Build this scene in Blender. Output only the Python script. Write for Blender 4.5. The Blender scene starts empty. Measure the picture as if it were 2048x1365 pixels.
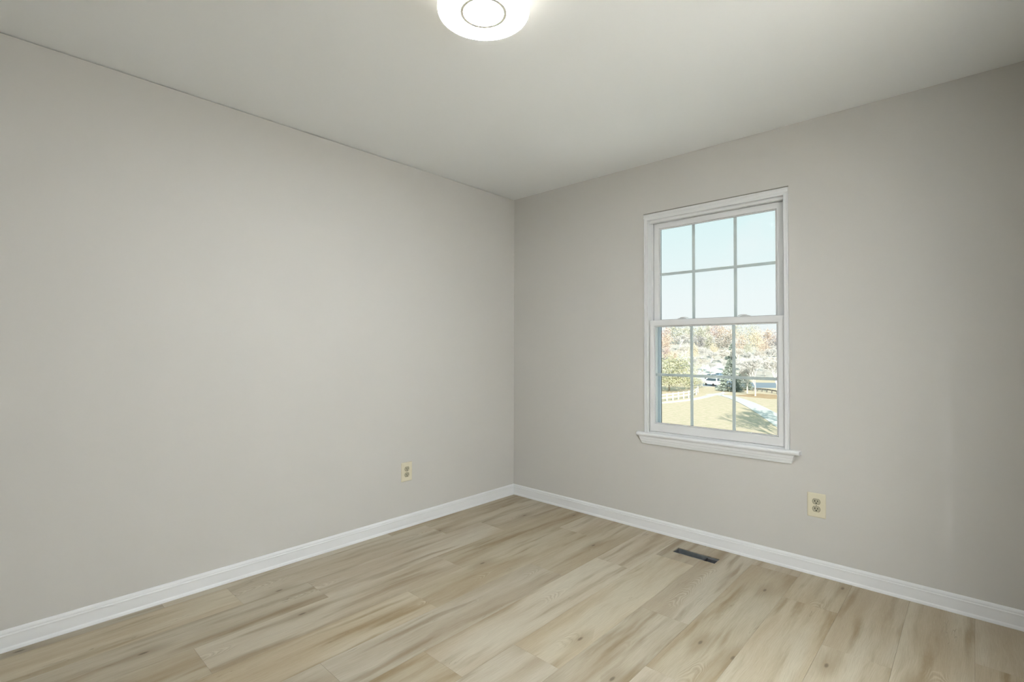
import bpy, bmesh, math, random
from mathutils import Vector, Matrix

scene = bpy.context.scene
COL = scene.collection

# ------------------------------------------------------------------ camera
IMG_W, IMG_H = 2048, 1365
FOCAL_PX = 1001.06
CAM = Vector((2.81258, -3.06237, 1.18951))
YAW, PITCH, ROLL = 0.746757, 0.0175378, 0.0025101
RT0 = Vector((math.cos(YAW), math.sin(YAW), 0))
FW = Vector((-math.sin(YAW) * math.cos(PITCH), math.cos(YAW) * math.cos(PITCH), math.sin(PITCH)))
UP0 = RT0.cross(FW)
RT = RT0 * math.cos(ROLL) + UP0 * math.sin(ROLL)
UP = UP0 * math.cos(ROLL) - RT0 * math.sin(ROLL)
cam_data = bpy.data.cameras.new("camera")
cam_data.sensor_width = 36.0
cam_data.sensor_fit = 'HORIZONTAL'
cam_data.lens = FOCAL_PX / IMG_W * 36.0
cam_data.clip_start = 0.02
cam_data.clip_end = 2000
cam = bpy.data.objects.new("camera", cam_data)
COL.objects.link(cam)
cam.matrix_world = Matrix(((RT.x, UP.x, -FW.x, CAM.x), (RT.y, UP.y, -FW.y, CAM.y), (RT.z, UP.z, -FW.z, CAM.z), (0, 0, 0, 1)))
scene.camera = cam

# ------------------------------------------------------------------ exposure, sky, sun, lamp strength
scene.view_settings.view_transform = 'Standard'
scene.view_settings.look = 'None'
scene.view_settings.exposure = 0.0
scene.view_settings.gamma = 1.0
scene.view_settings.use_curve_mapping = False

LAMP_DISC = 80.0      # radiance of the diffuser face
LAMP_RIM = 4.5      # radiance of the halo slot behind the diffuser
LAMP_COLOR = (0.955, 1.0, 1.06)
RIM_COLOR = (1.0, 0.93, 0.80)
FILL_LAMP = 3080.0      # radiance of the added fill lamps in the unseen hall

world = bpy.data.worlds.new("sky")
scene.world = world
world.use_nodes = True
wn, wl = world.node_tree.nodes, world.node_tree.links
wn.clear()
w_out = wn.new('ShaderNodeOutputWorld')
w_bg = wn.new('ShaderNodeBackground')
w_tc = wn.new('ShaderNodeTexCoord')
w_sep = wn.new('ShaderNodeSeparateXYZ')
w_ramp = wn.new('ShaderNodeValToRGB')
cr = w_ramp.color_ramp
cr.elements[0].position = 0.0
cr.elements[0].color = (0.95, 0.975, 0.98, 1)
cr.elements[1].position = 0.42
cr.elements[1].color = (0.56, 0.86, 0.93, 1)
e = cr.elements.new(0.10)
e.color = (0.92, 0.975, 0.985, 1)
e = cr.elements.new(0.26)
e.color = (0.75, 0.94, 0.955, 1)
w_noise = wn.new('ShaderNodeTexNoise')
w_noise.inputs['Scale'].default_value = 5.0
w_noise.inputs['Detail'].default_value = 5.0
w_nr = wn.new('ShaderNodeValToRGB')
w_nr.color_ramp.elements[0].position = 0.52
w_nr.color_ramp.elements[1].position = 0.80
w_mix = wn.new('ShaderNodeMixRGB')
w_mix.inputs['Color2'].default_value = (0.95, 0.96, 0.97, 1)
wl.new(w_tc.outputs['Generated'], w_sep.inputs[0])
wl.new(w_sep.outputs['Z'], w_ramp.inputs[0])
wl.new(w_tc.outputs['Generated'], w_noise.inputs['Vector'])
wl.new(w_noise.outputs['Fac'], w_nr.inputs[0])
wl.new(w_nr.outputs['Color'], w_mix.inputs['Fac'])
wl.new(w_ramp.outputs['Color'], w_mix.inputs['Color1'])
wl.new(w_mix.outputs[0], w_bg.inputs['Color'])
w_bg.inputs['Strength'].default_value = 1.0
wl.new(w_bg.outputs[0], w_out.inputs['Surface'])

sun_data = bpy.data.lights.new("sun", 'SUN')
sun_data.energy = 8.8
sun_data.color = (1.0, 0.95, 0.86)
sun_data.angle = math.radians(0.6)
sun = bpy.data.objects.new("sun", sun_data)
COL.objects.link(sun)
SUN_TO = Vector((0.526, -0.848, math.tan(math.radians(27)))).normalized()
sun.rotation_euler = SUN_TO.to_track_quat('Z', 'Y').to_euler()
sun.location = (60, -80, 60)


# ------------------------------------------------------------------ material helpers
def mat_new(name):
    m = bpy.data.materials.new(name)
    m.use_nodes = True
    nt = m.node_tree
    b = nt.nodes['Principled BSDF']
    return m, nt, b


def simple(name, col, rough=0.5, metal=0.0, spec=0.5, var=0.0, vscale=8.0, bump=0.0, bscale=200.0):
    m, nt, b = mat_new(name)
    b.inputs['Base Color'].default_value = (*col, 1)
    b.inputs['Roughness'].default_value = rough
    b.inputs['Metallic'].default_value = metal
    b.inputs['Specular IOR Level'].default_value = spec
    tc = nt.nodes.new('ShaderNodeTexCoord')
    if var:
        n = nt.nodes.new('ShaderNodeTexNoise')
        n.inputs['Scale'].default_value = vscale
        n.inputs['Detail'].default_value = 4
        nt.links.new(tc.outputs['Object'], n.inputs['Vector'])
        mx = nt.nodes.new('ShaderNodeMixRGB')
        mx.inputs['Color1'].default_value = (*[c * (1 - var) for c in col], 1)
        mx.inputs['Color2'].default_value = (*[min(1, c * (1 + var)) for c in col], 1)
        nt.links.new(n.outputs['Fac'], mx.inputs['Fac'])
        nt.links.new(mx.outputs[0], b.inputs['Base Color'])
    if bump:
        n2 = nt.nodes.new('ShaderNodeTexNoise')
        n2.inputs['Scale'].default_value = bscale
        n2.inputs['Detail'].default_value = 2
        nt.links.new(tc.outputs['Object'], n2.inputs['Vector'])
        bp = nt.nodes.new('ShaderNodeBump')
        bp.inputs['Strength'].default_value = bump
        bp.inputs['Distance'].default_value = 0.001
        nt.links.new(n2.outputs['Fac'], bp.inputs['Height'])
        nt.links.new(bp.outputs[0], b.inputs['Normal'])
    return m


def emitter(name, col, strength):
    m, nt, b = mat_new(name)
    b.inputs['Base Color'].default_value = (0.85, 0.85, 0.83, 1)
    b.inputs['Emission Color'].default_value = (*col, 1)
    b.inputs['Emission Strength'].default_value = strength
    return m


WALL_COL = (0.635, 0.618, 0.580)
M_wall = simple("greige_wall_paint", WALL_COL, 0.75, spec=0.2, var=0.012, vscale=1.3, bump=0.08, bscale=260)
M_ceil = simple("white_ceiling_paint", (0.915, 0.93, 0.925), 0.85, spec=0.15, bump=0.06, bscale=220)
M_trim = simple("white_trim_paint", (0.90, 0.91, 0.91), 0.35, spec=0.4, bump=0.03, bscale=90)
M_vinyl = simple("white_window_vinyl", (0.82, 0.825, 0.82), 0.4, spec=0.35, var=0.01)
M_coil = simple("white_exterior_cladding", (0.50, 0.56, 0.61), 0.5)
M_lock = simple("sash_lock_white", (0.62, 0.63, 0.62), 0.4)
M_caulk = simple("old_grey_caulk", (0.24, 0.23, 0.19), 0.9)
M_gasket = simple("dark_glazing_gasket", (0.10, 0.12, 0.13), 0.7)
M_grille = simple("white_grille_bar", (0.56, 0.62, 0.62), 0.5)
M_ivory = simple("ivory_plastic", (0.74, 0.69, 0.53), 0.35, var=0.01)
M_ivory_face = simple("tan_grey_receptacle", (0.47, 0.435, 0.31), 0.45)  # greyer, darker ivory than the cover plate
M_slot = simple("dark_slot", (0.02, 0.018, 0.012), 0.8)
M_screw = simple("ivory_screw", (0.45, 0.42, 0.32), 0.4, metal=0.2)
M_duct = simple("galvanised_duct_steel", (0.26, 0.28, 0.29), 0.4, metal=0.7, var=0.35, vscale=22)
M_ductdark = simple("dark_duct_steel", (0.035, 0.036, 0.04), 0.7, metal=0.3, var=0.3, vscale=30)  # darker mottled steel than the boot
M_lampface = emitter("lit_lamp_diffuser", LAMP_COLOR, LAMP_DISC)
M_lamprim = emitter("lit_lamp_rim", RIM_COLOR, LAMP_RIM)
M_lampside = emitter("dim_lamp_edge", RIM_COLOR, 1.3)
M_ring = simple("satin_nickel_ring", (0.80, 0.77, 0.68), 0.5, metal=0.0)
M_lampbase = simple("lamp_base_enamel", (0.75, 0.75, 0.73), 0.4)
M_underlay = simple("dark_plank_underlay", (0.24, 0.19, 0.13), 0.9)  # dark underlay showing in the plank joints


def glass_material():
    m = bpy.data.materials.new("clear_window_glass")
    m.use_nodes = True
    nt = m.node_tree
    nt.nodes.clear()
    o = nt.nodes.new('ShaderNodeOutputMaterial')
    t = nt.nodes.new('ShaderNodeBsdfTransparent')
    t.inputs[0].default_value = (0.965, 0.985, 0.98, 1)
    g = nt.nodes.new('ShaderNodeBsdfGlossy')
    g.inputs['Roughness'].default_value = 0.02
    lw = nt.nodes.new('ShaderNodeFresnel')
    lw.inputs['IOR'].default_value = 1.06
    mx = nt.nodes.new('ShaderNodeMixShader')
    nt.links.new(lw.outputs[0], mx.inputs[0])
    nt.links.new(t.outputs[0], mx.inputs[1])
    nt.links.new(g.outputs[0], mx.inputs[2])
    nt.links.new(mx.outputs[0], o.inputs[0])
    return m


M_glass = glass_material()


class NB:
    """tiny node-graph builder"""
    def __init__(self, nt):
        self.nt = nt

    def new(self, t, **kw):
        n = self.nt.nodes.new(t)
        for k, v in kw.items():
            setattr(n, k, v)
        return n

    def put(self, s, v):
        if hasattr(v, 'is_output') or isinstance(v, bpy.types.NodeSocket):
            self.nt.links.new(v, s)
        else:
            s.default_value = v

    def math(self, op, a, b=0.0, c=0.0, clamp=False):
        n = self.new('ShaderNodeMath', operation=op, use_clamp=clamp)
        for s, v in zip(n.inputs, (a, b, c)):
            self.put(s, v)
        return n.outputs[0]

    def comb(self, x, y, z=0.0):
        n = self.new('ShaderNodeCombineXYZ')
        for s, v in zip(n.inputs, (x, y, z)):
            self.put(s, v)
        return n.outputs[0]

    def noise(self, vec, scale=1.0, detail=3.0, rough=0.5, dist=0.0):
        n = self.new('ShaderNodeTexNoise')
        self.put(n.inputs['Vector'], vec)
        n.inputs['Scale'].default_value = scale
        n.inputs['Detail'].default_value = detail
        n.inputs['Roughness'].default_value = rough
        n.inputs['Distortion'].default_value = dist
        return n.outputs['Fac']

    def ramp(self, fac, lo, hi):
        n = self.new('ShaderNodeMapRange', interpolation_type='SMOOTHSTEP')
        self.put(n.inputs['Value'], fac)
        n.inputs['From Min'].default_value = lo
        n.inputs['From Max'].default_value = hi
        return n.outputs['Result']

    def mix(self, fac, a, b, blend='MIX'):
        n = self.new('ShaderNodeMixRGB', blend_type=blend)
        self.put(n.inputs[0], fac)
        self.put(n.inputs[1], a if not isinstance(a, tuple) else (*a, 1))
        self.put(n.inputs[2], b if not isinstance(b, tuple) else (*b, 1))
        return n.outputs[0]


def plank_material():
    m, nt, bs = mat_new("vinyl_oak_plank")
    g = NB(nt)
    uvn = g.new('ShaderNodeUVMap', uv_map="plank")
    sp = g.new('ShaderNodeSeparateXYZ')
    nt.links.new(uvn.outputs[0], sp.inputs[0])
    at = g.new('ShaderNodeAttribute', attribute_name="rnd")
    rs = g.new('ShaderNodeSeparateColor')
    nt.links.new(at.outputs['Color'], rs.inputs[0])
    r1, r2, r3 = rs.outputs
    u0, v = sp.outputs[0], sp.outputs[1]
    u = g.math('ADD', u0, g.math('MULTIPLY', r1, 53.0))
    off = g.math('MULTIPLY', r2, 31.0)
    # gentle waviness of the grain
    wob = g.math('MULTIPLY', g.math('SUBTRACT', g.noise(g.comb(g.math('MULTIPLY', u, 2.2), g.math('ADD', g.math('MULTIPLY', v, 5.0), off)), 1.0, 2.0), 0.5), 0.05)
    vv = g.math('ADD', v, wob)
    # broad streaks
    st1 = g.noise(g.comb(g.math('MULTIPLY', u, 1.1), g.math('ADD', g.math('MULTIPLY', vv, 8.0), off), r3), 1.0, 3.0, 0.45)
    st2 = g.noise(g.comb(g.math('MULTIPLY', u, 1.5), g.math('ADD', g.math('MULTIPLY', vv, 17.0), off), 7.0), 1.0, 4.0, 0.5)
    patch = g.noise(g.comb(g.math('MULTIPLY', u, 1.6), g.math('ADD', g.math('MULTIPLY', v, 5.0), off), 3.0), 1.0, 2.0)
    # fine fibre
    fib = g.noise(g.comb(g.math('MULTIPLY', u, 10.0), g.math('ADD', g.math('MULTIPLY', vv, 330.0), off)), 1.0, 3.0, 0.6)
    fib2 = g.noise(g.comb(g.math('MULTIPLY', u, 24.0), g.math('ADD', g.math('MULTIPLY', vv, 900.0), off), 5.0), 1.0, 2.0, 0.6)
    base = g.mix(g.ramp(st1, 0.36, 0.64), (0.495, 0.448, 0.352), (0.395, 0.332, 0.240))
    base = g.mix(g.math('MULTIPLY', g.ramp(st2, 0.47, 0.70), g.math('MULTIPLY', g.ramp(patch, 0.28, 0.56), 0.85)), base, (0.235, 0.175, 0.098))
    base = g.mix(g.math('MULTIPLY', g.ramp(st2, 0.46, 0.26), 0.40), base, (0.55, 0.505, 0.405))
    base = g.mix(g.math('MULTIPLY', g.ramp(fib, 0.35, 0.72), 0.30), base, (0.27, 0.22, 0.15))
    base = g.mix(g.math('MULTIPLY', g.ramp(fib2, 0.45, 0.75), 0.22), base, (0.56, 0.52, 0.42))
    # cathedral arches round a wandering centre line, only in patches
    vc = g.math('ADD', 0.075, g.math('MULTIPLY', r3, 0.075))
    dv = g.math('SUBTRACT', vv, vc)
    para = g.math('MULTIPLY', g.math('MULTIPLY', dv, dv), 95.0)
    jit = g.math('MULTIPLY', g.noise(g.comb(g.math('MULTIPLY', u, 7.0), g.math('MULTIPLY', v, 13.0), off), 1.0, 2.0), 0.22)
    ring = g.math('SINE', g.math('MULTIPLY', g.math('ADD', g.math('ADD', u, para), jit), 150.0))
    near = g.ramp(g.math('ABSOLUTE', dv), 0.052, 0.012)
    along = g.ramp(g.noise(g.comb(g.math('MULTIPLY', u, 2.6), off, r3), 1.0, 1.0), 0.57, 0.68)
    cath = g.math('MULTIPLY', near, along)
    base = g.mix(g.math('MULTIPLY', g.math('MULTIPLY', cath, g.ramp(ring, 0.25, 0.95)), 0.36), base, (0.60, 0.55, 0.44))
    base = g.mix(g.math('MULTIPLY', g.math('MULTIPLY', cath, g.ramp(ring, -0.45, -0.98)), 0.24), base, (0.22, 0.175, 0.11))
    # knots: sparse oval dark spots with a halo
    vo = g.new('ShaderNodeTexVoronoi', voronoi_dimensions='2D')
    vo.inputs['Scale'].default_value = 1.0
    vo.inputs['Randomness'].default_value = 1.0
    g.put(vo.inputs['Vector'], g.comb(g.math('MULTIPLY', u, 1.7), g.math('ADD', g.math('MULTIPLY', v, 4.4), off), 0.0))
    vsep = g.new('ShaderNodeSeparateColor')
    nt.links.new(vo.outputs['Color'], vsep.inputs[0])
    pick = g.math('GREATER_THAN', vsep.outputs[0], 0.60)
    kd = vo.outputs['Distance']
    base = g.mix(g.math('MULTIPLY', g.math('MULTIPLY', g.ramp(kd, 0.26, 0.02), pick), 0.48), base, (0.24, 0.185, 0.115))
    base = g.mix(g.math('MULTIPLY', g.math('MULTIPLY', g.ramp(kd, 0.042, 0.012), pick), 0.72), base, (0.10, 0.075, 0.05))
    # hairline cracks
    ck = g.noise(g.comb(g.math('MULTIPLY', u, 4.5), g.math('ADD', g.math('MULTIPLY', vv, 60.0), off), 9.0), 1.0, 2.0, 0.4)
    ckl = g.math('MULTIPLY', g.ramp(g.math('ABSOLUTE', g.math('SUBTRACT', ck, 0.5)), 0.012, 0.0), g.ramp(g.noise(g.comb(g.math('MULTIPLY', u, 3.0), g.math('ADD', g.math('MULTIPLY', v, 9.0), off), 1.0), 1.0, 1.0), 0.62, 0.70))
    base = g.mix(g.math('MULTIPLY', ckl, 0.65), base, (0.13, 0.10, 0.065))
    # plank-to-plank tone
    tone = g.math('ADD', 0.955, g.math('MULTIPLY', r1, 0.19))
    hs = g.new('ShaderNodeHueSaturation')
    g.put(hs.inputs['Value'], tone)
    g.put(hs.inputs['Saturation'], g.math('ADD', 0.95, g.math('MULTIPLY', r3, 0.22)))
    nt.links.new(base, hs.inputs['Color'])
    nt.links.new(hs.outputs[0], bs.inputs['Base Color'])
    bs.inputs['Roughness'].default_value = 0.52
    bs.inputs['Specular IOR Level'].default_value = 0.35
    bp = g.new('ShaderNodeBump')
    bp.inputs['Strength'].default_value = 0.12
    bp.inputs['Distance'].default_value = 0.0006
    nt.links.new(fib, bp.inputs['Height'])
    nt.links.new(bp.outputs[0], bs.inputs['Normal'])
    return m


M_plank = plank_material()


def mottled(name, cols, scale, rough=0.9, stretch=(1, 1, 1)):
    """three-colour noise mottle in object space"""
    m, nt, b = mat_new(name)
    g = NB(nt)
    tc = g.new('ShaderNodeTexCoord')
    mp = g.new('ShaderNodeMapping')
    mp.inputs['Scale'].default_value = stretch
    nt.links.new(tc.outputs['Object'], mp.inputs[0])
    n1 = g.noise(mp.outputs[0], scale, 5.0, 0.6)
    n2 = g.noise(mp.outputs[0], scale * 5.3, 4.0, 0.7)
    c = g.mix(g.ramp(n1, 0.35, 0.65), cols[0], cols[1])
    c = g.mix(g.math('MULTIPLY', g.ramp(n2, 0.45, 0.75), 0.7), c, cols[2])
    nt.links.new(c, b.inputs['Base Color'])
    b.inputs['Roughness'].default_value = rough
    b.inputs['Specular IOR Level'].default_value = 0.1
    return m


# ------------------------------------------------------------------ mesh helpers
class MB:
    def __init__(self):
        self.bm = bmesh.new()

    def poly(self, pts, mi=0):
        f = self.bm.faces.new([self.bm.verts.new(p) for p in pts])
        f.material_index = mi
        return f

    def box(self, x0, x1, y0, y1, z0, z1, mi=0):
        v = [self.bm.verts.new((x, y, z)) for z in (z0, z1) for y in (y0, y1) for x in (x0, x1)]
        for q in ((0, 2, 3, 1), (4, 5, 7, 6), (0, 1, 5, 4), (2, 6, 7, 3), (0, 4, 6, 2), (1, 3, 7, 5)):
            f = self.bm.faces.new([v[i] for i in q])
            f.material_index = mi
        return self

    def strip(self, rings, close=True, cap=True, mi=0, wrap=False):
        """skin a list of equally long vertex rings"""
        R = [[self.bm.verts.new(p) for p in r] for r in rings]
        n = len(R[0])
        pairs = list(zip(R[:-1], R[1:])) + ([(R[-1], R[0])] if wrap else [])
        for a, b in pairs:
            for i in range(n if close else n - 1):
                j = (i + 1) % n
                self.bm.faces.new((a[i], a[j], b[j], b[i])).material_index = mi
        if cap and not wrap:
            self.bm.faces.new(R[0][::-1]).material_index = mi
            self.bm.faces.new(R[-1]).material_index = mi
        return self

    def moulding(self, prof, a, b, nrm, up, m0=0.0, m1=0.0):
        """sweep profile (d, h) from a to b; m0, m1: how far each end moves along the run per unit of d"""
        a, b, nrm, up = Vector(a), Vector(b), Vector(nrm), Vector(up)
        t = (b - a).normalized()
        return self.strip([[a + nrm * d + up * h + t * (m0 * d) for d, h in prof], [b + nrm * d + up * h - t * (m1 * d) for d, h in prof]])

    def frame(self, o, i, y0, y1, ch=0.0):
        """rectangular ring o=(x0,x1,z0,z1) around i, front at y0, back at y1, chamfered inner edge"""
        def rect(r, y):
            return [(r[0], y, r[2]), (r[1], y, r[2]), (r[1], y, r[3]), (r[0], y, r[3])]
        ic = (i[0] - ch, i[1] + ch, i[2] - ch, i[3] + ch)
        oc = (o[0] + 0.0015, o[1] - 0.0015, o[2] + 0.0015, o[3] - 0.0015)
        rings = [rect(o, y1), rect(o, y0 + 0.0015), rect(oc, y0), rect(ic, y0)]
        if ch:
            rings.append(rect(i, y0 + ch))
        rings += [rect(i, y1)]
        return self.strip(rings, wrap=True)

    def lathe(self, prof, c, n=64, mi=0, cap=True):
        rings = [[(c[0] + r * math.cos(2 * math.pi * k / n), c[1] + r * math.sin(2 * math.pi * k / n), c[2] + z) for k in range(n)] for r, z in prof]
        return self.strip(rings, cap=cap, mi=mi)

    def tube(self, pts, rads, n=6, mi=0):
        rings = []
        for k, p in enumerate(pts):
            p = Vector(p)
            d = (Vector(pts[min(k + 1, len(pts) - 1)]) - Vector(pts[max(k - 1, 0)])).normalized()
            a = d.orthogonal().normalized()
            b = d.cross(a)
            r = rads[k] if isinstance(rads, (list, tuple)) else rads
            rings.append([p + (a * math.cos(2 * math.pi * j / n) + b * math.sin(2 * math.pi * j / n)) * r for j in range(n)])
        return self.strip(rings, mi=mi)

    def bar(self, a, b, w, h):
        """box beam from a to b, h upright"""
        a, b = Vector(a), Vector(b)
        t = (b - a).normalized()
        s = t.cross(Vector((0, 0, 1)))
        s = (s.normalized() if s.length > 1e-4 else Vector((1, 0, 0))) * w / 2
        u = s.cross(t).normalized() * h / 2
        return self.strip([[p - s - u, p + s - u, p + s + u, p - s + u] for p in (a, b)])

    def mesh(self, name, mats, smooth=False, bevel=0.0):
        if bevel:
            bmesh.ops.bevel(self.bm, geom=[e for e in self.bm.edges if len(e.link_faces) == 2 and e.calc_face_angle(0) > 0.6], offset=bevel, segments=2, affect='EDGES', profile=0.7)
        bmesh.ops.recalc_face_normals(self.bm, faces=self.bm.faces)
        me = bpy.data.meshes.new(name)
        self.bm.to_mesh(me)
        self.bm.free()
        for m in (mats if isinstance(mats, (list, tuple)) else [mats]):
            me.materials.append(m)
        if smooth:
            for f in me.polygons:
                f.use_smooth = True
        return me

    def build(self, name, mats, parent=None, smooth=False, bevel=0.0):
        me = self.mesh(name, mats, smooth, bevel)
        o = bpy.data.objects.new(name, me)
        COL.objects.link(o)
        if parent:
            o.parent = parent
        return o


def tag(o, label=None, cat=None, group=None, kind=None):
    for k, v in (('label', label), ('category', cat), ('group', group), ('kind', kind)):
        if v:
            o[k] = v
    return o


def empty(name, loc=(0, 0, 0), rz=0.0):
    o = bpy.data.objects.new(name, None)
    COL.objects.link(o)
    o.location = loc
    o.rotation_euler = (0, 0, rz)
    o.empty_display_size = 0.1
    return o


def copy_tree(o, parent=None):
    c = o.copy()
    COL.objects.link(c)
    c.parent = parent
    for ch in [x for x in list(bpy.data.objects) if x.parent == o]:
        copy_tree(ch, c)
    return c


# ------------------------------------------------------------------ room shell
RX, RY, RH = 3.14, -3.74, 2.44
HX0, HX1, HZ0, HZ1 = 1.2015, 2.0505, 0.628, 2.080       # window opening
VX0, VX1, VY0, VY1 = 1.4885, 1.7345, -0.2325, -0.1505   # duct opening in the floor

wl_ = MB()
wl_.box(-0.15, -0.012, RY - 0.15, 0.15, -0.2, RH)
wl_.box(-0.012, 0.0, RY, 0.0, -0.01, RH - 0.003)          # hairline at the ceiling
tag(wl_.build("wall_left", M_wall), kind="structure")
wr = MB()
wr.box(-0.0, HX0, 0.0, 0.15, -0.2, RH)
wr.box(HX1, RX + 0.15, 0.0, 0.15, -0.2, RH)
wr.box(HX0, HX1, 0.0, 0.15, -0.2, HZ0)
wr.box(HX0, HX1, 0.0, 0.15, HZ1, RH)
tag(wr.build("wall_right", M_wall), kind="structure")
DY0, DY1, DZ = -2.10, -1.30, 2.03                        # unseen doorway added beside the camera to admit fill light
wn_ = MB()
wn_.box(RX, RX + 0.15, RY - 0.15, DY0, -0.2, RH)
wn_.box(RX, RX + 0.15, DY1, 0.0, -0.2, RH)
wn_.box(RX, RX + 0.15, DY0, DY1, DZ, RH)
tag(wn_.build("wall_near", M_wall), kind="structure")
M_hall = simple("added_hall_white", (0.82, 0.82, 0.81), 0.8, spec=0.2)  # unseen hall added to carry the fill lamps
hl = MB()
hl.box(4.40, 4.55, -3.85, 0.30, -0.2, RH)
hl.box(RX + 0.15, 4.40, -3.85, -3.7, -0.2, RH)
hl.box(RX + 0.15, 4.40, 0.15, 0.30, -0.2, RH)
hl.box(RX + 0.152, RX + 0.156, -3.7, DY0, 0, RH)
hl.box(RX + 0.152, RX + 0.156, DY1, 0.15, 0, RH)
hl.box(RX + 0.152, RX + 0.156, DY0, DY1, DZ, RH)
tag(hl.build("wall_added_hall", M_hall), kind="structure")
tag(MB().box(RX, 4.40, -3.7, 0.15, -0.2, -0.021).box(RX + 0.15, 4.40, -3.7, 0.15, -0.0209, 0.0).build("floor_added_hall", simple("added_hall_oak", (0.42, 0.36, 0.27), 0.5, var=0.1)), kind="structure")
tag(MB().box(RX, RX + 0.15, DY0, DY1, -0.0209, 0.0).build("trim_1", M_trim), kind="structure")
tag(MB().box(0.0, RX, RY - 0.15, RY, -0.2, RH).build("wall_back", M_wall), kind="structure")
tag(MB().box(-0.3, 4.7, RY - 0.3, 0.45, RH, RH + 0.2).build("ceiling", M_ceil), kind="structure")

# floor: every plank laid where it lies, one floor mesh
PW, PX0, PL = 0.2275, 0.0695, 1.22
JOINT = {-1: -1.22, 0: -1.222, 1: -0.962, 2: -0.66, 3: -1.225, 4: -0.366, 5: -0.928, 6: -0.614, 7: -0.337, 8: -0.936, 9: -0.10, 10: -0.384, 11: -0.708, 12: -0.98, 13: -0.45}
JOINT[-1] = -0.6


def cut_rect(r, h):
    x0, x1, y0, y1 = r
    a0, a1, b0, b1 = max(x0, h[0]), min(x1, h[1]), max(y0, h[2]), min(y1, h[3])
    if a0 >= a1 or b0 >= b1:
        return [r]
    out = [(x0, a0, y0, y1), (a1, x1, y0, y1), (a0, a1, y0, b0), (a0, a1, b1, y1)]
    return [q for q in out if q[1] - q[0] > 1e-4 and q[3] - q[2] > 1e-4]


rng = random.Random(11)
fl = MB()
uvl = fl.bm.loops.layers.uv.new("plank")
rnl = fl.bm.loops.layers.float_color.new("rnd")
uvl = fl.bm.loops.layers.uv["plank"]
GAP = 0.00035
for k in range(-1, 15):
    xa, xb = PX0 + (k - 1) * PW, PX0 + k * PW
    j = JOINT.get(k, -0.5)
    ys = [j + PL * n for n in range(1, -5, -1)]
    for ya, yb in zip(ys[1:], ys[:-1]):
        rnd = (rng.random(), rng.random(), rng.random(), 1.0)
        r = (max(xa + GAP, 0.0), min(xb - GAP, RX), max(ya + GAP, RY), min(yb - GAP, 0.0))
        if r[0] >= r[1] or r[2] >= r[3]:
            continue
        for q in cut_rect(r, (VX0, VX1, VY0, VY1)):
            n0 = len(fl.bm.faces)
            fl.box(q[0], q[1], q[2], q[3], -0.006, 0.0)
            fl.bm.faces.ensure_lookup_table()
            for f in fl.bm.faces[n0:]:
                for lp in f.loops:
                    lp[uvl].uv = (lp.vert.co.y - ya, lp.vert.co.x - xa)
                    lp[rnl] = rnd
for q in cut_rect((0.0, RX, RY, 0.0), (VX0, VX1, VY0, VY1)):
    fl.box(q[0], q[1], q[2], q[3], -0.02, -0.0062, mi=1)
tag(fl.build("floor", [M_plank, M_underlay]), kind="structure")

# baseboards, mitred in the corners
BASE = [(0, 0), (0.0165, 0), (0.0165, 0.004), (0.0150, 0.0105), (0.0118, 0.0150), (0.0112, 0.0165), (0.0112, 0.0580), (0.0128, 0.0595),
        (0.0128, 0.0630), (0.0095, 0.0655), (0.0090, 0.0680), (0.0100, 0.0700), (0.0095, 0.0745), (0.0065, 0.0805), (0.0030, 0.0830), (0, 0.0830)]
tag(MB().moulding(BASE, (0, RY, 0), (0, 0, 0), (1, 0, 0), (0, 0, 1), 1, 1).build("baseboard_left", M_trim), kind="structure")
tag(MB().moulding(BASE, (0, 0, 0), (RX, 0, 0), (0, -1, 0), (0, 0, 1), 1, 1).build("baseboard_right", M_trim), kind="structure")
bn = MB().moulding(BASE, (RX, 0, 0), (RX, DY1 + 0.06, 0), (-1, 0, 0), (0, 0, 1), 1, 0)
bn.moulding(BASE, (RX, DY0 - 0.06, 0), (RX, RY, 0), (-1, 0, 0), (0, 0, 1), 0, 1)
tag(bn.build("baseboard_near", M_trim), kind="structure")
door = tag(empty("added_door_1", (RX, DY1, 0)), kind="structure")  # door of the added, unseen doorway
dc = MB()
for y in (0.0, DY0 - DY1 - 0.06):
    dc.box(-0.016, 0, y, y + 0.06, 0, DZ + 0.06)
dc.box(-0.016, 0, DY0 - DY1, 0, DZ, DZ + 0.06)
dc.build("door_casing", M_trim, door)
jb = MB()
for y0, y1 in ((-0.012, -0.0005), (DY0 - DY1 + 0.0005, DY0 - DY1 + 0.012)):
    jb.box(0, 0.156, y0, y1, 0, DZ - 0.0005)
jb.box(0, 0.156, DY0 - DY1 + 0.012, -0.012, DZ - 0.012, DZ - 0.0005)
jb.build("door_jamb", M_trim, door)
lf = MB().box(-0.060, -0.025, 0.008, 0.768, 0.012, DZ - 0.016)
for za, zb in ((0.20, 0.95), (1.12, 1.86)):
    for ya, yb in ((0.11, 0.34), (0.436, 0.666)):
        lf.box(-0.064, -0.060, ya, yb, za, zb)
leaf = lf.build("door_leaf", M_trim, door)
MB().tube([(-0.060, 0.705, 0.95), (-0.100, 0.705, 0.95), (-0.108, 0.705, 0.95), (-0.125, 0.705, 0.95), (-0.131, 0.705, 0.95)], [0.011, 0.011, 0.026, 0.026, 0.012], 16).build("door_knob", simple("satin_nickel", (0.6, 0.58, 0.54), 0.35, metal=0.9), leaf)
tag(MB().moulding(BASE, (RX, RY, 0), (0, RY, 0), (0, 1, 0), (0, 0, 1), 1, 1).build("baseboard_back", M_trim), kind="structure")

# ------------------------------------------------------------------ window
win = tag(empty("window_1", (1.626, 0, 0.63)), kind="structure")


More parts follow.
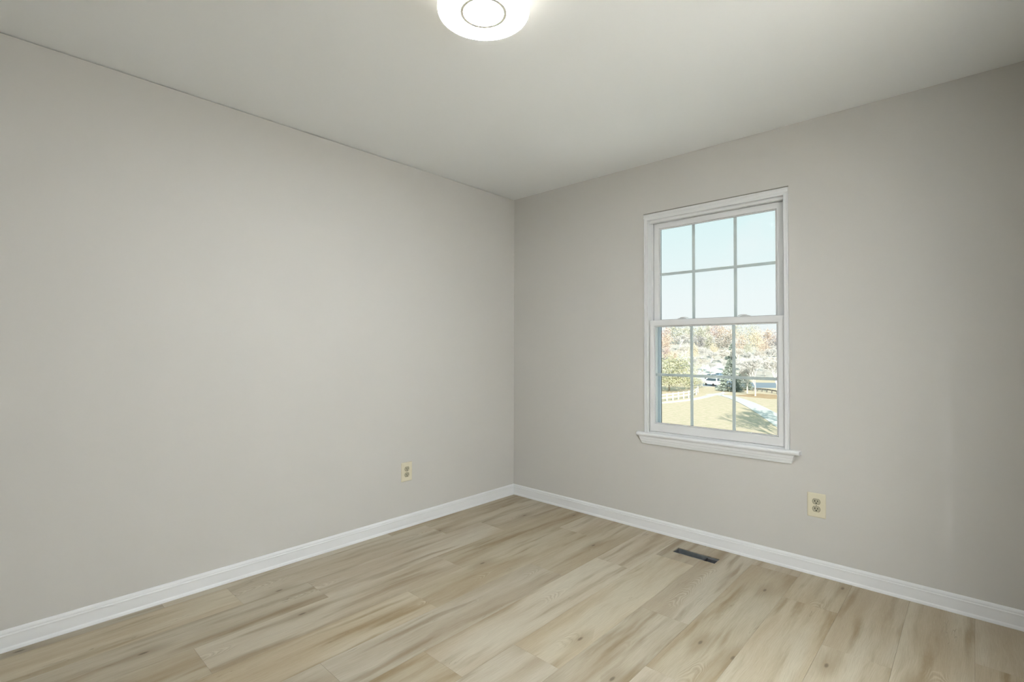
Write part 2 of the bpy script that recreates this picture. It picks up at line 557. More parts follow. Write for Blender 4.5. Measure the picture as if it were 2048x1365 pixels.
def wpart(mb, name, mat, parent=win, **kw):
    o = mb.build(name, mat, None, **kw)
    o.parent = parent
    p, off = parent, Vector((0, 0, 0))
    while p:
        off += p.location
        p = p.parent
    o.location = -off
    return o


CX0, CX1, CZT = 1.187, 2.060, 2.069
CAS = [(0, 0), (0.005, 0), (0.0075, 0.0015), (0.0075, 0.004), (0.0035, 0.0065), (0.0045, 0.009), (0.0065, 0.011), (0.0070, 0.0225), (0.006, 0.0240), (0, 0.0240)]
wpart(MB().moulding(CAS, (CX0, 0, 0.640), (CX0, 0, CZT), (0, -1, 0), (1, 0, 0)), "side_casing", M_vinyl)
wpart(MB().moulding(CAS, (CX1, 0, 0.640), (CX1, 0, CZT), (0, -1, 0), (-1, 0, 0)), "side_casing", M_vinyl)
HEAD = [(0, 0), (0.0070, 0), (0.0085, 0.003), (0.0085, 0.010), (0.0105, 0.0125), (0.0105, 0.020), (0.0090, 0.0225), (0.0090, 0.0285), (0.0110, 0.0310), (0.0110, 0.0370), (0.0070, 0.0405), (0, 0.0405)]
hd = MB().moulding(HEAD, (CX0 + 0.024, 0, 2.0555), (CX1 - 0.024, 0, 2.0555), (0, -1, 0), (0, 0, 1))
UPH = [(d, h) for d, h in HEAD if h >= 0.0125]
UPH = [(0, 0.0137)] + [(d, max(h, 0.0137)) for d, h in HEAD if h >= 0.0125 and d > 0] + [(0, 0.0405)]
hd.moulding(UPH, (CX0, 0, 2.0555), (CX0 + 0.024, 0, 2.0555), (0, -1, 0), (0, 0, 1))
hd.moulding(UPH, (CX1 - 0.024, 0, 2.0555), (CX1, 0, 2.0555), (0, -1, 0), (0, 0, 1))
wpart(hd, "head_casing", M_vinyl)
wpart(MB().box(CX0 - 0.004, CX1 + 0.001, -0.0035, 0.0, 2.0960, 2.1030), "caulk_line", M_caulk)
wpart(MB().box(CX0 - 0.0035, CX0, -0.002, 0.0, 0.642, 2.096), "caulk_line", M_wall)

# frame lining the opening: stepped jambs, head and sill
fr = MB()
for s, xo in ((1, HX0), (-1, HX1)):
    for (xa, xb, ya, yb) in ((0, 0.0145, -0.001, 0.046), (0, 0.0265, 0.046, 0.088), (0, 0.0340, 0.088, 0.126)):
        a, b = xo + s * xa, xo + s * xb
        fr.box(min(a, b), max(a, b), ya, yb, HZ0, HZ1)
fr.box(HX0, HX1, -0.001, 0.018, 2.0560, HZ1)
fr.box(HX0, HX1, 0.018, 0.155, 2.0390, HZ1)
fr.box(HX0, HX1, 0.0102, 0.046, HZ0, 0.652)
fr.box(HX0, HX1, 0.046, 0.165, HZ0, 0.640)
wpart(fr, "window_frame", M_vinyl)
ex = MB()
for a, b in ((HX0 + 0.034, HX0 + 0.040), (HX1 - 0.040, HX1 - 0.034)):
    ex.box(a, b, 0.092, 0.130, 0.640, 2.039)
    ex.box(a - 0.004 if a < 1.6 else a + 0.004, b + 0.006 if a < 1.6 else b - 0.006 + 0.006, 0.100, 0.112, 0.640, 2.039)
wpart(ex, "outer_stop", M_coil)
for a in (HX0 + 0.037, HX1 - 0.043):
    wpart(MB().box(a, a + 0.006, 0.1302, 0.134, 0.640, 2.039), "outer_weatherstrip", M_gasket)


def sash(name, o, i, y0, y1, grille_x, grille_z):
    root = empty(name, ((o[0] + o[1]) / 2, 0, 0))
    root.parent = win
    root.location = Vector(((o[0] + o[1]) / 2, (y0 + y1) / 2, o[2])) - win.location
    yc = (y0 + y1) / 2
    wpart(MB().frame(o, i, y0, y1, 0.003), "sash_frame", M_vinyl, root)
    b = 0.007
    bead = MB()
    bi = (i[0] + b, i[1] - b, i[2] + b, i[3] - b)
    bead.frame((i[0] + 0.0012, i[1] - 0.0012, i[2] + 0.0012, i[3] - 0.0012), bi, y0 + 0.0055, yc - 0.0085, 0.004)
    wpart(bead, "glazing_bead", M_vinyl, root)
    wpart(MB().frame((i[0], i[1], i[2], i[3]), (bi[0] + 0.0012, bi[1] - 0.0012, bi[2] + 0.0012, bi[3] - 0.0012), yc - 0.0084, yc - 0.0070), "gasket", M_gasket, root)
    gl = wpart(MB().box(i[0], i[1], yc - 0.0068, yc + 0.0068, i[2], i[3]), "glass_pane", M_glass, root)
    gr = MB()
    w = 0.0085
    xs = [i[0]] + grille_x + [i[1]]
    for x in grille_x:
        gr.box(x - w, x + w, yc - 0.003, yc + 0.003, i[2], i[3])
    for a, c in zip(xs[:-1], xs[1:]):
        gr.box(a + (w if a in grille_x else 0), c - (w if c in grille_x else 0), yc - 0.003, yc + 0.003, grille_z - w, grille_z + w)
    wpart(gr, "grille", M_grille, root)
    return root


up_sash = sash("upper_sash", (1.2320, 2.0215, 1.352, 2.0370), (1.2665, 1.9865, 1.384, 2.0010), 0.050, 0.082, [1.497, 1.754], 1.694)
lo_sash = sash("lower_sash", (1.2200, 2.0330, 0.6540, 1.3865), (1.2500, 2.0000, 0.7060, 1.3490), 0.010, 0.044, [1.499, 1.7555], 1.028)

for x, s in ((1.436, 1), (1.822, -1)):
    lk = empty("sash_lock")
    lk.parent = lo_sash
    lk.location = Vector((x, 0.027, 1.3865)) - Vector((1.6265, 0.027, 0.654))
    b = MB()
    n = 24
    rr = [[(sx * math.cos(2 * math.pi * k / n), sy * math.sin(2 * math.pi * k / n), z) for k in range(n)] for sx, sy, z in ((0.036, 0.013, 0), (0.035, 0.0125, 0.004), (0.026, 0.010, 0.0075), (0.012, 0.008, 0.0105), (0.010, 0.007, 0.011))]
    b.strip(rr)
    o = b.build("lock_body", M_lock, lk, smooth=True)
    lv = MB()
    lv.strip([[(s * x_, y_, z_) for x_, y_, z_ in ((xx, -hw, zz), (xx, hw, zz), (xx, hw, zz + t), (xx, -hw, zz + t))] for xx, hw, zz, t in
              ((-0.010, 0.006, 0.010, 0.003), (0.004, 0.008, 0.0115, 0.003), (0.022, 0.007, 0.0120, 0.003), (0.036, 0.006, 0.0085, 0.0035), (0.040, 0.005, 0.0075, 0.0035))])
    lv.build("lock_lever", M_lock, lk)

# stool and apron
ST = [(0, 0), (0.030, 0), (0.0345, 0.003), (0.0365, 0.009), (0.0355, 0.015), (0.032, 0.0195), (0.026, 0.0215), (0, 0.0225)]
st = MB().moulding(ST, (1.1380, 0, 0.6225), (2.1170, 0, 0.6225), (0, -1, 0), (0, 0, 1), 0.15, 0.15)
st.box(HX0, HX1, -0.001, 0.010, 0.6240, 0.6448)
wpart(st, "stool", M_trim)
AP = [(0, 0), (0.0100, 0), (0.0115, 0.003), (0.0115, 0.0065), (0.0140, 0.009), (0.0140, 0.013), (0.0165, 0.016), (0.0185, 0.024), (0.0185, 0.028), (0.0210, 0.031), (0.0225, 0.040), (0.0225, 0.046), (0.0240, 0.0490), (0.0240, 0.0530), (0, 0.0530)]
ap = MB()
ap.strip([[(xa + s * (0.018 - 0.34 * h), -d, 0.5695 + h) for d, h in AP] for xa, s in ((1.1545, 1), (2.0870, -1))])
wpart(ap, "apron", M_trim)


# ------------------------------------------------------------------ wall outlets
def rounded(w, h, r, n=6):
    out = []
    for cx, cz, a0 in ((w - r, h - r, 0), (-w + r, h - r, 90), (-w + r, -h + r, 180), (w - r, -h + r, 270)):
        out += [(cx + r * math.cos(math.radians(a0 + 90 * k / n)), cz + r * math.sin(math.radians(a0 + 90 * k / n))) for k in range(n + 1)]
    return out


def receptacle_outline(n=28):
    """round face cut flat above and below"""
    r, cut = 0.0172, 0.0138
    pts = []
    for k in range(n):
        a = 2 * math.pi * k / n
        pts.append((r * math.cos(a), max(-cut, min(cut, r * math.sin(a)))))
    return pts


def outlet(name, hw, hh):
    """faces -y, base point at its centre on the wall"""
    root = empty(name)
    pl = MB()
    pl.strip([[(x, -d, z) for x, z in rounded(hw - e_, hh - e_, 0.004)] for e_, d in ((0, 0.0), (0, 0.0025), (0.0025, 0.0050), (0.006, 0.0060))])
    pl.build("cover_plate", M_ivory, root)
    for zc in (0.0195, -0.0195):
        f = MB()
        f.strip([[(x * k, -d, z * k) for x, z in receptacle_outline()] for k, d in ((1.0, 0.0058), (1.0, 0.0072), (0.94, 0.0078))])
        fo = f.build("receptacle", M_ivory_face, root)
        fo.location = (0, 0, zc)
        for x, h in ((-0.0062, 0.0044), (0.0062, 0.0036)):
            MB().box(x - 0.0017, x + 0.0017, -0.0086, -0.0070, 0.0035 - h, 0.0035 + h).build("slot", M_slot, fo)
        g = MB()
        g.strip([[(0.0032 * math.cos(a), -d, -0.0075 + 0.0032 * max(-0.9, math.sin(a))) for a in [2 * math.pi * k / 14 for k in range(14)]] for d in (0.0070, 0.0087)])
        g.build("ground_hole", M_slot, fo)
        # dark seam where the face comes through the plate
        sm = MB()
        sm.strip([[(x * k, -d, z * k) for x, z in receptacle_outline()] for k, d in ((1.09, 0.0055), (1.09, 0.0063))])
        so = sm.build("face_seam", simple("dark_seam_gap", (0.13, 0.115, 0.07), 0.8) if "dark_seam_gap" not in bpy.data.materials else bpy.data.materials["dark_seam_gap"], root)
        so.location = (0, 0, zc)
    s = MB()
    s.strip([[(0.0032 * k * math.cos(a), -d, 0.0032 * k * math.sin(a)) for a in [2 * math.pi * q / 14 for q in range(14)]] for k, d in ((1, 0.0058), (1, 0.0068), (0.7, 0.0074))])
    s.build("screw", M_screw, root)
    return root


o1 = outlet("wall_outlet", 0.043, 0.0635)
o1.location = (2.1855, 0, 0.3680)
tag(o1, "ivory duplex outlet on the window wall, below the window and past the floor vent", "outlet", "duplex wall outlets")
o2 = copy_tree(o1)
o2.location = (0, -1.0640, 0.3690)
o2.rotation_euler = (0, 0, math.pi / 2)
tag(o2, "ivory duplex outlet on the long windowless wall, short of the corner", "outlet", "duplex wall outlets")

# ------------------------------------------------------------------ open floor duct
dv = tag(empty("floor_vent", ((VX0 + VX1) / 2, (VY0 + VY1) / 2, 0)), "uncovered dark metal floor vent opening beside the window wall baseboard", "vent")
hx, hy = (VX1 - VX0) / 2, (VY1 - VY0) / 2
d = MB()
t = 0.001
d.box(-hx, -hx + t, -hy, hy, -0.13, -0.004)
d.box(hx - t, hx, -hy, hy, -0.13, -0.004)
d.box(-hx + t, hx - t, -hy, -hy + t, -0.13, -0.004)
d.box(-hx + t, hx - t, hy - t, hy, -0.13, -0.004)
d.box(-hx + t, hx - t, -hy + t, hy - t, -0.13, -0.129)
d.build("duct_boot", M_duct, dv)
sc = MB()                      # curved throat on the far side of the boot
sc.strip([[(x, hy - t - 0.003 - 0.055 * math.sin(a), -0.030 - 0.060 * (1 - math.cos(a))) for x in (-hx + 0.012, 0.045)] for a in [math.radians(8 * k) for k in range(12)]], close=False, cap=False)
sc.build("duct_throat", M_duct, dv)
MB().box(0.044, 0.052, -hy + t, hy - t, -0.026, -0.012).build("cross_strap", M_ductdark, dv)
tape = MB()
tape.strip([[(x, y, z) for x in (0.020, 0.034)] for y, z in ((-hy + t, -0.018), (-0.020, -0.022), (-0.006, -0.034), (0.004, -0.052))], close=False, cap=False)
tape.build("loose_foil_tape", simple("foil_tape", (0.42, 0.42, 0.43), 0.35, metal=0.5), dv)
MB().box(0.056, hx - 0.010, hy - 0.006, hy - 0.0025, -0.016, -0.010).build("duct_flange", simple("bare_flange_steel", (0.30, 0.30, 0.31), 0.4, metal=0.4), dv)

# ------------------------------------------------------------------ ceiling lamp
LX, LY = 1.5715, -1.871
lamp = tag(empty("ceiling_light", (LX, LY, RH)), "lit round flush white ceiling light with a thin grey ring", "lamp")
MB().lathe([(0.150, -0.018), (0.150, 0.0)], (0, 0, 0), 72).build("lamp_base", M_lampbase, lamp, smooth=False)
df = MB()
df.lathe([(0.150, -0.018), (0.147, -0.060)], (0, 0, 0), 96, mi=2, cap=False)
df.lathe([(0.147, -0.060), (0.1580, -0.064)], (0, 0, 0), 96, mi=0, cap=False)
df.lathe([(0.1580, -0.064), (0.1595, -0.066), (0.1595, -0.076), (0.1572, -0.0796)], (0, 0, 0), 96, mi=2, cap=False)
df.lathe([(0.1572, -0.0796), (0.150, -0.0805), (0.0806, -0.0805)], (0, 0, 0), 96, mi=1, cap=False)
df.build("diffuser", [M_lamprim, M_lampface, M_lampside], lamp)
df2 = MB()
df2.lathe([(0.0700, -0.0805), (0.04, -0.0805), (0.012, -0.0805)], (0, 0, 0), 96, mi=0, cap=True)
df2.build("diffuser_centre", M_lampface, lamp)
MB().strip([[(r * math.cos(a), r * math.sin(a), z) for r, z in ((0.0806, -0.0795), (0.0806, -0.0825), (0.0700, -0.0825), (0.0700, -0.0795))] for a in [2 * math.pi * k / 96 for k in range(96)]], wrap=True).build("ring", M_ring, lamp)

M_fill_lamp = emitter("added_fill_diffuser", LAMP_COLOR, FILL_LAMP)  # unseen lamps added in the hall to fill the room with light
M_fill_lamp_dim = emitter("added_fill_diffuser_dim", LAMP_COLOR, FILL_LAMP * 0.66)
for hy_, hm, txt in ((-3.35, M_fill_lamp, "added unseen fill light at the near end of the hall outside the doorway"),
                     (-0.55, M_fill_lamp_dim, "dimmer added unseen fill light at the far end of the hall outside the doorway")):
    fill_lamp = tag(empty("added_fill_light", (3.50, hy_, RH)), txt, "lamp")
    MB().lathe([(0.145, -0.016), (0.145, 0.0)], (0, 0, 0), 48).build("lamp_base", M_lampbase, fill_lamp)
    MB().lathe([(0.145, -0.016), (0.155, -0.03), (0.155, -0.07), (0.145, -0.082)], (0, 0, 0), 48).build("diffuser", hm, fill_lamp)


# ================================================================== the view outside
FWH = Vector((FW.x, FW.y, 0)).normalized()          # level forward
RTH = Vector((RT0.x, RT0.y, 0))                     # level right


def pt(D, lat, z):
    """ground-plan point: D metres ahead of the viewpoint, lat metres to its side, height z"""
    p = Vector((CAM.x, CAM.y, 0)) + FWH * D + RTH * lat
    return Vector((p.x, p.y, z))


def smooth(a, b, x):
    t = max(0.0, min(1.0, (x - a) / (b - a)))
    return t * t * (3 - 2 * t)


PROFILE = [(0, -2.6), (12, -3.3), (30, -5.3), (45, -6.3), (80, -7.1), (105, -7.3), (150, -7.4), (170, -6.8), (200, -3.5), (240, 1.5), (290, 6.5), (340, 8.0), (520, 8.0)]


def ground_z(D, lat=0.0):
    for (d0, z0), (d1, z1) in zip(PROFILE[:-1], PROFILE[1:]):
        if D <= d1:
            z = z0 + (z1 - z0) * (D - d0) / (d1 - d0)
            break
    else:
        z = 8.0
    z += 0.25 * math.sin(lat * 0.11 + D * 0.05) * smooth(20, 60, D) * (1 - smooth(75, 100, D))
    z -= 2.6 * smooth(95, 160, lat) * smooth(190, 260, D)
    return z


def ray(px, py):
    return FW + RT * ((px - IMG_W / 2) / FOCAL_PX) - UP * ((py - IMG_H / 2) / FOCAL_PX)


def on_ground(px, py):
    """where the sight line through a spot of the photograph meets the terrain"""
    d = ray(px, py)
    D, step = 6.0, 0.25
    while D < 480:
        p = CAM + d * D
        q = p - Vector((CAM.x, CAM.y, 0))
        Dg, lat = q.dot(FWH), q.dot(RTH)
        if p.z <= ground_z(Dg, lat):
            return Dg, lat
        D += step
    return 480.0, d.dot(RTH) * 480


def plan(px, D):
    """sideways offset of the direction px at distance D"""
    d = ray(px, 690)
    return d.dot(RTH) / d.dot(FWH) * D


M_grass = mottled("dry_autumn_grass", [(0.58, 0.47, 0.36), (0.47, 0.41, 0.28), (0.66, 0.53, 0.44)], 1.6, stretch=(1, 1, 1))
M_leaflitter = mottled("fallen_leaf_litter", [(0.42, 0.30, 0.19), (0.36, 0.24, 0.14), (0.50, 0.40, 0.28)], 0.9)
M_brush = mottled("hillside_brush", [(0.45, 0.41, 0.37), (0.51, 0.48, 0.45), (0.37, 0.33, 0.28)], 0.22)
M_path = simple("pale_concrete_path", (0.56, 0.55, 0.52), 0.9, var=0.06, vscale=0.6)
M_asphalt = simple("blue_grey_asphalt", (0.20, 0.235, 0.28), 0.8, var=0.12, vscale=0.5)
M_whitewood = simple("white_fence_paint", (0.72, 0.72, 0.68), 0.6)
M_darkwood = simple("weathered_dark_rail", (0.14, 0.13, 0.12), 0.8)
M_bark = simple("grey_bark", (0.25, 0.22, 0.19), 0.9, var=0.2, vscale=3)
M_palebark = simple("pale_bark", (0.55, 0.52, 0.45), 0.9, var=0.2, vscale=2)


def strip_surface(name, pts, halfw, mat, lift, thick=0.06):
    """a ribbon of paving draped over the terrain; pts are (D, lat)"""
    dense = []
    for (a, b) in zip(pts[:-1], pts[1:]):
        n = max(2, int(math.hypot(b[0] - a[0], b[1] - a[1]) / 1.2))
        dense += [(a[0] + (b[0] - a[0]) * k / n, a[1] + (b[1] - a[1]) * k / n) for k in range(n)]
    dense.append(pts[-1])
    for _ in range(6):
        dense = [dense[0]] + [((p[0] + 2 * q[0] + r[0]) / 4, (p[1] + 2 * q[1] + r[1]) / 4) for p, q, r in zip(dense[:-2], dense[1:-1], dense[2:])] + [dense[-1]]
    rings = []
    for k, (D, l) in enumerate(dense):
        a, b = dense[max(0, k - 1)], dense[min(len(dense) - 1, k + 1)]
        tx, ty = b[0] - a[0], b[1] - a[1]
        n = math.hypot(tx, ty) or 1
        nx, ny = -ty / n, tx / n
        w = halfw(k / (len(dense) - 1)) if callable(halfw) else halfw
        L, R_ = (D + nx * w, l + ny * w), (D - nx * w, l - ny * w)
        zl, zr = ground_z(*L) + lift, ground_z(*R_) + lift
        rings.append([pt(*L, zl - thick), pt(*L, zl), pt(*R_, zr), pt(*R_, zr - thick)])
    return tag(MB().strip(rings).build(name, mat), kind="structure")


# terrain
Ds = [5, 8, 12, 16, 20, 25, 30, 34, 38, 42, 46, 50, 55, 60, 65, 70, 75, 80, 85, 90, 97, 105, 115, 125, 135, 150, 160, 170, 180, 200, 220, 240, 260, 290, 340, 420, 520]
Ls = [-0.4, -0.25, -0.15, 0, 0.06, 0.12, 0.18, 0.24, 0.28, 0.32, 0.36, 0.40, 0.44, 0.48, 0.52, 0.56, 0.60, 0.66, 0.74, 0.84, 1.0, 1.3, 1.7]


def terrain(name, d0, d1, mat):
    m = MB()
    ds = [d for d in Ds if d0 <= d <= d1]
    V = [[m.bm.verts.new(pt(d, l * (d + 25), ground_z(d, l * (d + 25)))) for l in Ls] for d in ds]
    for i in range(len(ds) - 1):
        for j in range(len(Ls) - 1):
            m.bm.faces.new((V[i][j], V[i][j + 1], V[i + 1][j + 1], V[i + 1][j]))
    return tag(m.build(name, mat, smooth=True), kind="structure")


terrain("lawn", 5, 150, M_grass)
terrain("hillside", 150, 520, M_brush)

# paths and roads
M_bounce_slab = simple("pale_bounce_concrete", (0.78, 0.77, 0.74), 0.9, var=0.04, vscale=0.7)  # unseen slab added below the window to bounce sunlight onto the ceiling
pa = MB()
for i in range(6):
    for j in range(4):
        pa.box(-5.5 + i * 2.2, -3.32 + i * 2.2, 4.2 + j * 2.6, 6.77 + j * 2.6, -4.6, -2.55)
tag(pa.build("bounce_slab", M_bounce_slab), kind="structure")
strip_surface("footpath", [on_ground(*q) for q in ((1296, 809), (1330, 806), (1365, 803), (1392, 799), (1415, 793.5), (1433, 788.5), (1452, 786))], 0.75, M_path, 0.03)
strip_surface("lane", [on_ground(*q) for q in ((1418, 789), (1446, 790.5), (1470, 797), (1495, 807), (1520, 820), (1550, 838), (1600, 870))], 1.1, M_path, 0.05)
Dr = on_ground(1520, 771)[0]
strip_surface("road", [(Dr + 6, plan(1402, Dr + 6)), (Dr + 3, plan(1440, Dr + 3)), (Dr + 1, plan(1480, Dr)), (Dr, plan(1530, Dr)), (Dr - 2, plan(1600, Dr))], 10.0, M_asphalt, 0.04)
strip_surface("driveway", [(Dr + 14, plan(1440, Dr + 14)), (158, plan(1431, 158)), (176, plan(1428, 176)), (196, plan(1430, 196))], lambda t: 7.0 - 3 * t, M_path, 0.10)
leaf_pts = [on_ground(*q) for q in ((1490, 790), (1530, 793), (1580, 798))]
strip_surface("leaf_litter_bed", leaf_pts, 4.5, M_leaflitter, 0.02, 0.03)


# ---------------------------------------------------------------- trees
def leaf_mat(name, a, b, c):
    m, nt, bs = mat_new(name)
    g = NB(nt)
    tc = g.new('ShaderNodeTexCoord')
    n1 = g.noise(tc.outputs['Object'], 1.1, 4.0, 0.65)
    n2 = g.noise(tc.outputs['Object'], 5.0, 3.0, 0.7)
    col = g.mix(g.ramp(n1, 0.35, 0.65), a, b)
    col = g.mix(g.math('MULTIPLY', g.ramp(n2, 0.45, 0.7), 0.6), col, c)
    nt.links.new(col, bs.inputs['Base Color'])
    bs.inputs['Roughness'].default_value = 0.8
    bs.inputs['Specular IOR Level'].default_value = 0.15
    return m


LEAF = {  # foliage colours mixed toward pale grey to stand in for haze
    'yellowgreen': leaf_mat("yellow_green_leaves", (0.470, 0.458, 0.299), (0.394, 0.406, 0.269), (0.545, 0.515, 0.368)),
    'olive': leaf_mat("olive_leaves", (0.464, 0.452, 0.363), (0.399, 0.399, 0.316), (0.531, 0.507, 0.424)),
    'yellow': leaf_mat("yellow_leaves", (0.625, 0.548, 0.395), (0.558, 0.469, 0.357), (0.671, 0.612, 0.494)),
    'orange': leaf_mat("orange_leaves", (0.586, 0.468, 0.374), (0.531, 0.418, 0.347), (0.631, 0.536, 0.454)),
    'pink': leaf_mat("faded_red_leaves", (0.543, 0.425, 0.389), (0.497, 0.397, 0.368), (0.589, 0.507, 0.471)),
    'dark': leaf_mat("dark_purple_grey_leaves", (0.353, 0.335, 0.335), (0.286, 0.275, 0.280), (0.455, 0.431, 0.420)),
    'brown': leaf_mat("brown_oak_leaves", (0.411, 0.376, 0.334), (0.332, 0.314, 0.291), (0.510, 0.462, 0.403)),
    'conifer': leaf_mat("blue_green_needles", (0.296, 0.337, 0.296), (0.237, 0.278, 0.248), (0.392, 0.416, 0.357)),
    'bare': leaf_mat("pale_grey_twigs", (0.596, 0.579, 0.567), (0.527, 0.509, 0.497), (0.661, 0.637, 0.602)),
    'tan': leaf_mat("pale_tan_twigs", (0.618, 0.576, 0.530), (0.552, 0.517, 0.481), (0.672, 0.637, 0.589)),
}


def crown_mesh(seed, n, size, clumps, squash=1.0, kind='round'):
    """unit crown: x, y in -0.5..0.5, z in 0..1, many small leaf sprays"""
    r = random.Random(seed)
    m = MB()
    cs = []
    for _ in range(clumps):
        while True:
            p = Vector((r.uniform(-1, 1), r.uniform(-1, 1), r.uniform(-1, 1)))
            if 0.25 < p.length < 1:
                break
        cs.append((p * 0.40, r.uniform(0.07, 0.15)))
    for _ in range(n):
        if kind == 'cone':
            h = r.random() ** 1.35
            rad = 0.5 * (1 - h) ** 0.8 * (0.55 + 0.45 * r.random()) * (0.86 + 0.14 * math.sin(h * 60))
            a = r.uniform(0, 2 * math.pi)
            c = Vector((rad * math.cos(a), rad * math.sin(a), h))
            d = Vector((math.cos(a), math.sin(a), -0.35 + r.uniform(-0.3, 0.3)))
        else:
            q, s_ = r.choice(cs)
            c = q + Vector((r.gauss(0, s_), r.gauss(0, s_), r.gauss(0, s_)))
            c = Vector((c.x, c.y, 0.5 + c.z * squash))
            d = Vector((r.gauss(0, 1), r.gauss(0, 1), r.gauss(0, 0.7)))
        d.normalize()
        a = d.orthogonal().normalized()
        a.rotate(Matrix.Rotation(r.uniform(0, 6.28), 3, d))
        l, w = size * r.uniform(0.6, 1.3), size * r.uniform(0.35, 0.7)
        m.poly([c - a * w * 0.5, c + d * l * 0.5 - a * w * 0.2, c + d * l, c + d * l * 0.45 + a * w * 0.55, c + a * w * 0.4])
    me = bpy.data.meshes.new("crown")
    m.bm.to_mesh(me)
    m.bm.free()
    me.materials.append(LEAF['olive'])
    return me


def branch_mesh(seed, depth=5, spread=0.55, rad=0.011, fuzz=3, name="branches"):
    """unit bare crown grown from the top of the trunk: x, y about -0.5..0.5, z 0..1"""
    r = random.Random(seed)
    m = MB()

    def grow(p, d, l, rd, k):
        e_ = p + d * l
        m.tube([p, e_], [max(rd, 0.0032), max(rd * 0.7, 0.0026)], 3)
        if k <= 1:
            for _ in range(fuzz):
                c = p + d * l * r.random()
                t = Vector((r.gauss(0, 1), r.gauss(0, 1), r.gauss(0.5, 0.8))).normalized()
                q = t.orthogonal().normalized() * 0.0032
                n = c + t * r.uniform(0.03, 0.075)
                m.poly([c - q, c + q, n])
        if k == 0:
            return
        for _ in range(3 if k > 1 else 4):
            nd = d + Vector((r.gauss(0, spread), r.gauss(0, spread), r.gauss(0.08, spread * 0.6)))
            nd.normalize()
            if nd.z < -0.15:
                nd.z = 0.1
            grow(p + d * l * r.uniform(0.55, 1.0), nd, l * r.uniform(0.62, 0.82), rd * 0.62, k - 1)

    for q in range(3):
        d = Vector((r.gauss(0, 0.35), r.gauss(0, 0.35), 1)).normalized()
        grow(Vector((0, 0, 0)), d, 0.28, rad, depth)
    vs = m.bm.verts
    lo, hi = [min(v.co[k] for v in vs) for k in range(3)], [max(v.co[k] for v in vs) for k in range(3)]
    for v in vs:
        v.co = Vector((v.co.x / max(-lo[0], hi[0]) * 0.5, v.co.y / max(-lo[1], hi[1]) * 0.5, v.co.z / hi[2]))
    me = bpy.data.meshes.new(name)
    m.bm.to_mesh(me)
    m.bm.free()
    me.materials.append(LEAF['bare'])
    return me


CROWN = {
    'dense': [crown_mesh(s_, 1500, 0.055, 22) for s_ in (1, 2, 3)],
    'big': [crown_mesh(s_, 5200, 0.034, 46) for s_ in (11,)],
    'tall': [crown_mesh(s_, 1400, 0.05, 20) for s_ in (4, 5)],
    'cone': [crown_mesh(s_, 2600, 0.075, 1, kind='cone') for s_ in (6, 7)],
    'bare': [branch_mesh(s_, 5, 0.5, 0.012) for s_ in (8, 9, 10)],
    'wispy': [branch_mesh(s_, 4, 0.55, 0.014, fuzz=1) for s_ in (21, 22)],
}
trunk_me = MB().tube([(0, 0, 0), (0.02, 0, 0.35), (-0.01, 0.015, 0.7), (0, 0, 1)], [0.5, 0.40, 0.34, 0.22], 7).mesh("trunk", M_bark)
trng = random.Random(5)


def tree(name, kind, leaf, D, lat, height, width, label, cat="tree", group=None, trunk_h=0.25, trunk_r=0.12, bark=None, z=None, rot=None):
    z0 = ground_z(D, lat) if z is None else z
    root = empty(name, pt(D, lat, z0 - 0.1), trng.uniform(0, 6.28) if rot is None else rot)
    th = height * trunk_h
    cr_ = bpy.data.objects.new("bare_branches" if kind in ('bare', 'wispy') else "crown", trng.choice(CROWN[kind]))
    COL.objects.link(cr_)
    cr_.parent = root
    cr_.location = (0, 0, th * (0.8 if kind != 'cone' else 1.0))
    cr_.scale = (width, width, height - th * 0.8)
    cr_.material_slots[0].link = 'OBJECT'
    cr_.material_slots[0].material = LEAF[leaf] if isinstance(leaf, str) else leaf
    tr = bpy.data.objects.new("trunk", trunk_me)
    COL.objects.link(tr)
    tr.parent = root
    tr.scale = (trunk_r * 2, trunk_r * 2, th * (1.0 if kind in ('bare', 'wispy') else 2.0))
    if bark:
        tr.material_slots[0].link = 'OBJECT'
        tr.material_slots[0].material = bark
    return tag(root, label, cat, group)


PLACED = []


def tree_at(name, kind, leaf, px, py_top, D, width_px, label, py_base=None, **kw):
    """stand a tree at distance D where the photograph shows it, its top at py_top"""
    w = width_px / FOCAL_PX * D
    for step in (0, 3, -3, 6, -6, 9, -9, 12, -12, 15, -15, 18, -18, 22, -22, 26, -26, 31, 36):   # room between neighbouring crowns
        q = D + step * D / 230
        lat = plan(px, q)
        if all(math.hypot(q - a, lat - b) > (w + c) * 0.5 * 1.04 for a, b, c in PLACED):
            break
    D = q
    PLACED.append((D, lat, w))
    z0 = ground_z(D, lat)
    d = ray(px, py_top)
    top = CAM.z + d.z / d.dot(FWH) * D
    return tree(name, kind, leaf, D, lat, max(2.0, top - z0), width_px / FOCAL_PX * D, label, **kw)


# trees one can tell apart
Db = on_ground(1350, 786)[0] + 3
tree_at("leafy_tree", 'big', 'yellowgreen', 1338, 711, Db, 104, "big yellow green leafy tree behind the white rail fence", trunk_h=0.10, trunk_r=0.2)
tree_at("leafy_bush", 'dense', 'yellowgreen', 1378, 742, Db + 2, 40, "lower yellow green bush at the end of the white rail fence", cat="bush", trunk_h=0.06)
tree_at("small_bush", 'dense', 'olive', 1396, 752, Db + 9, 26, "small olive bush between the big leafy tree and the parked cars", cat="bush", trunk_h=0.08)
De = on_ground(1462, 783)[0]
tree_at("evergreen_tree", 'cone', 'conifer', 1459, 719, De, 50, "dark green cone shaped evergreen beside the lane", trunk_h=0.06, trunk_r=0.18)
tree_at("evergreen_tree", 'cone', 'conifer', 1485, 738, De + 4, 44, "shorter bushy evergreen leaning on the tall cone shaped one", trunk_h=0.08, trunk_r=0.14)
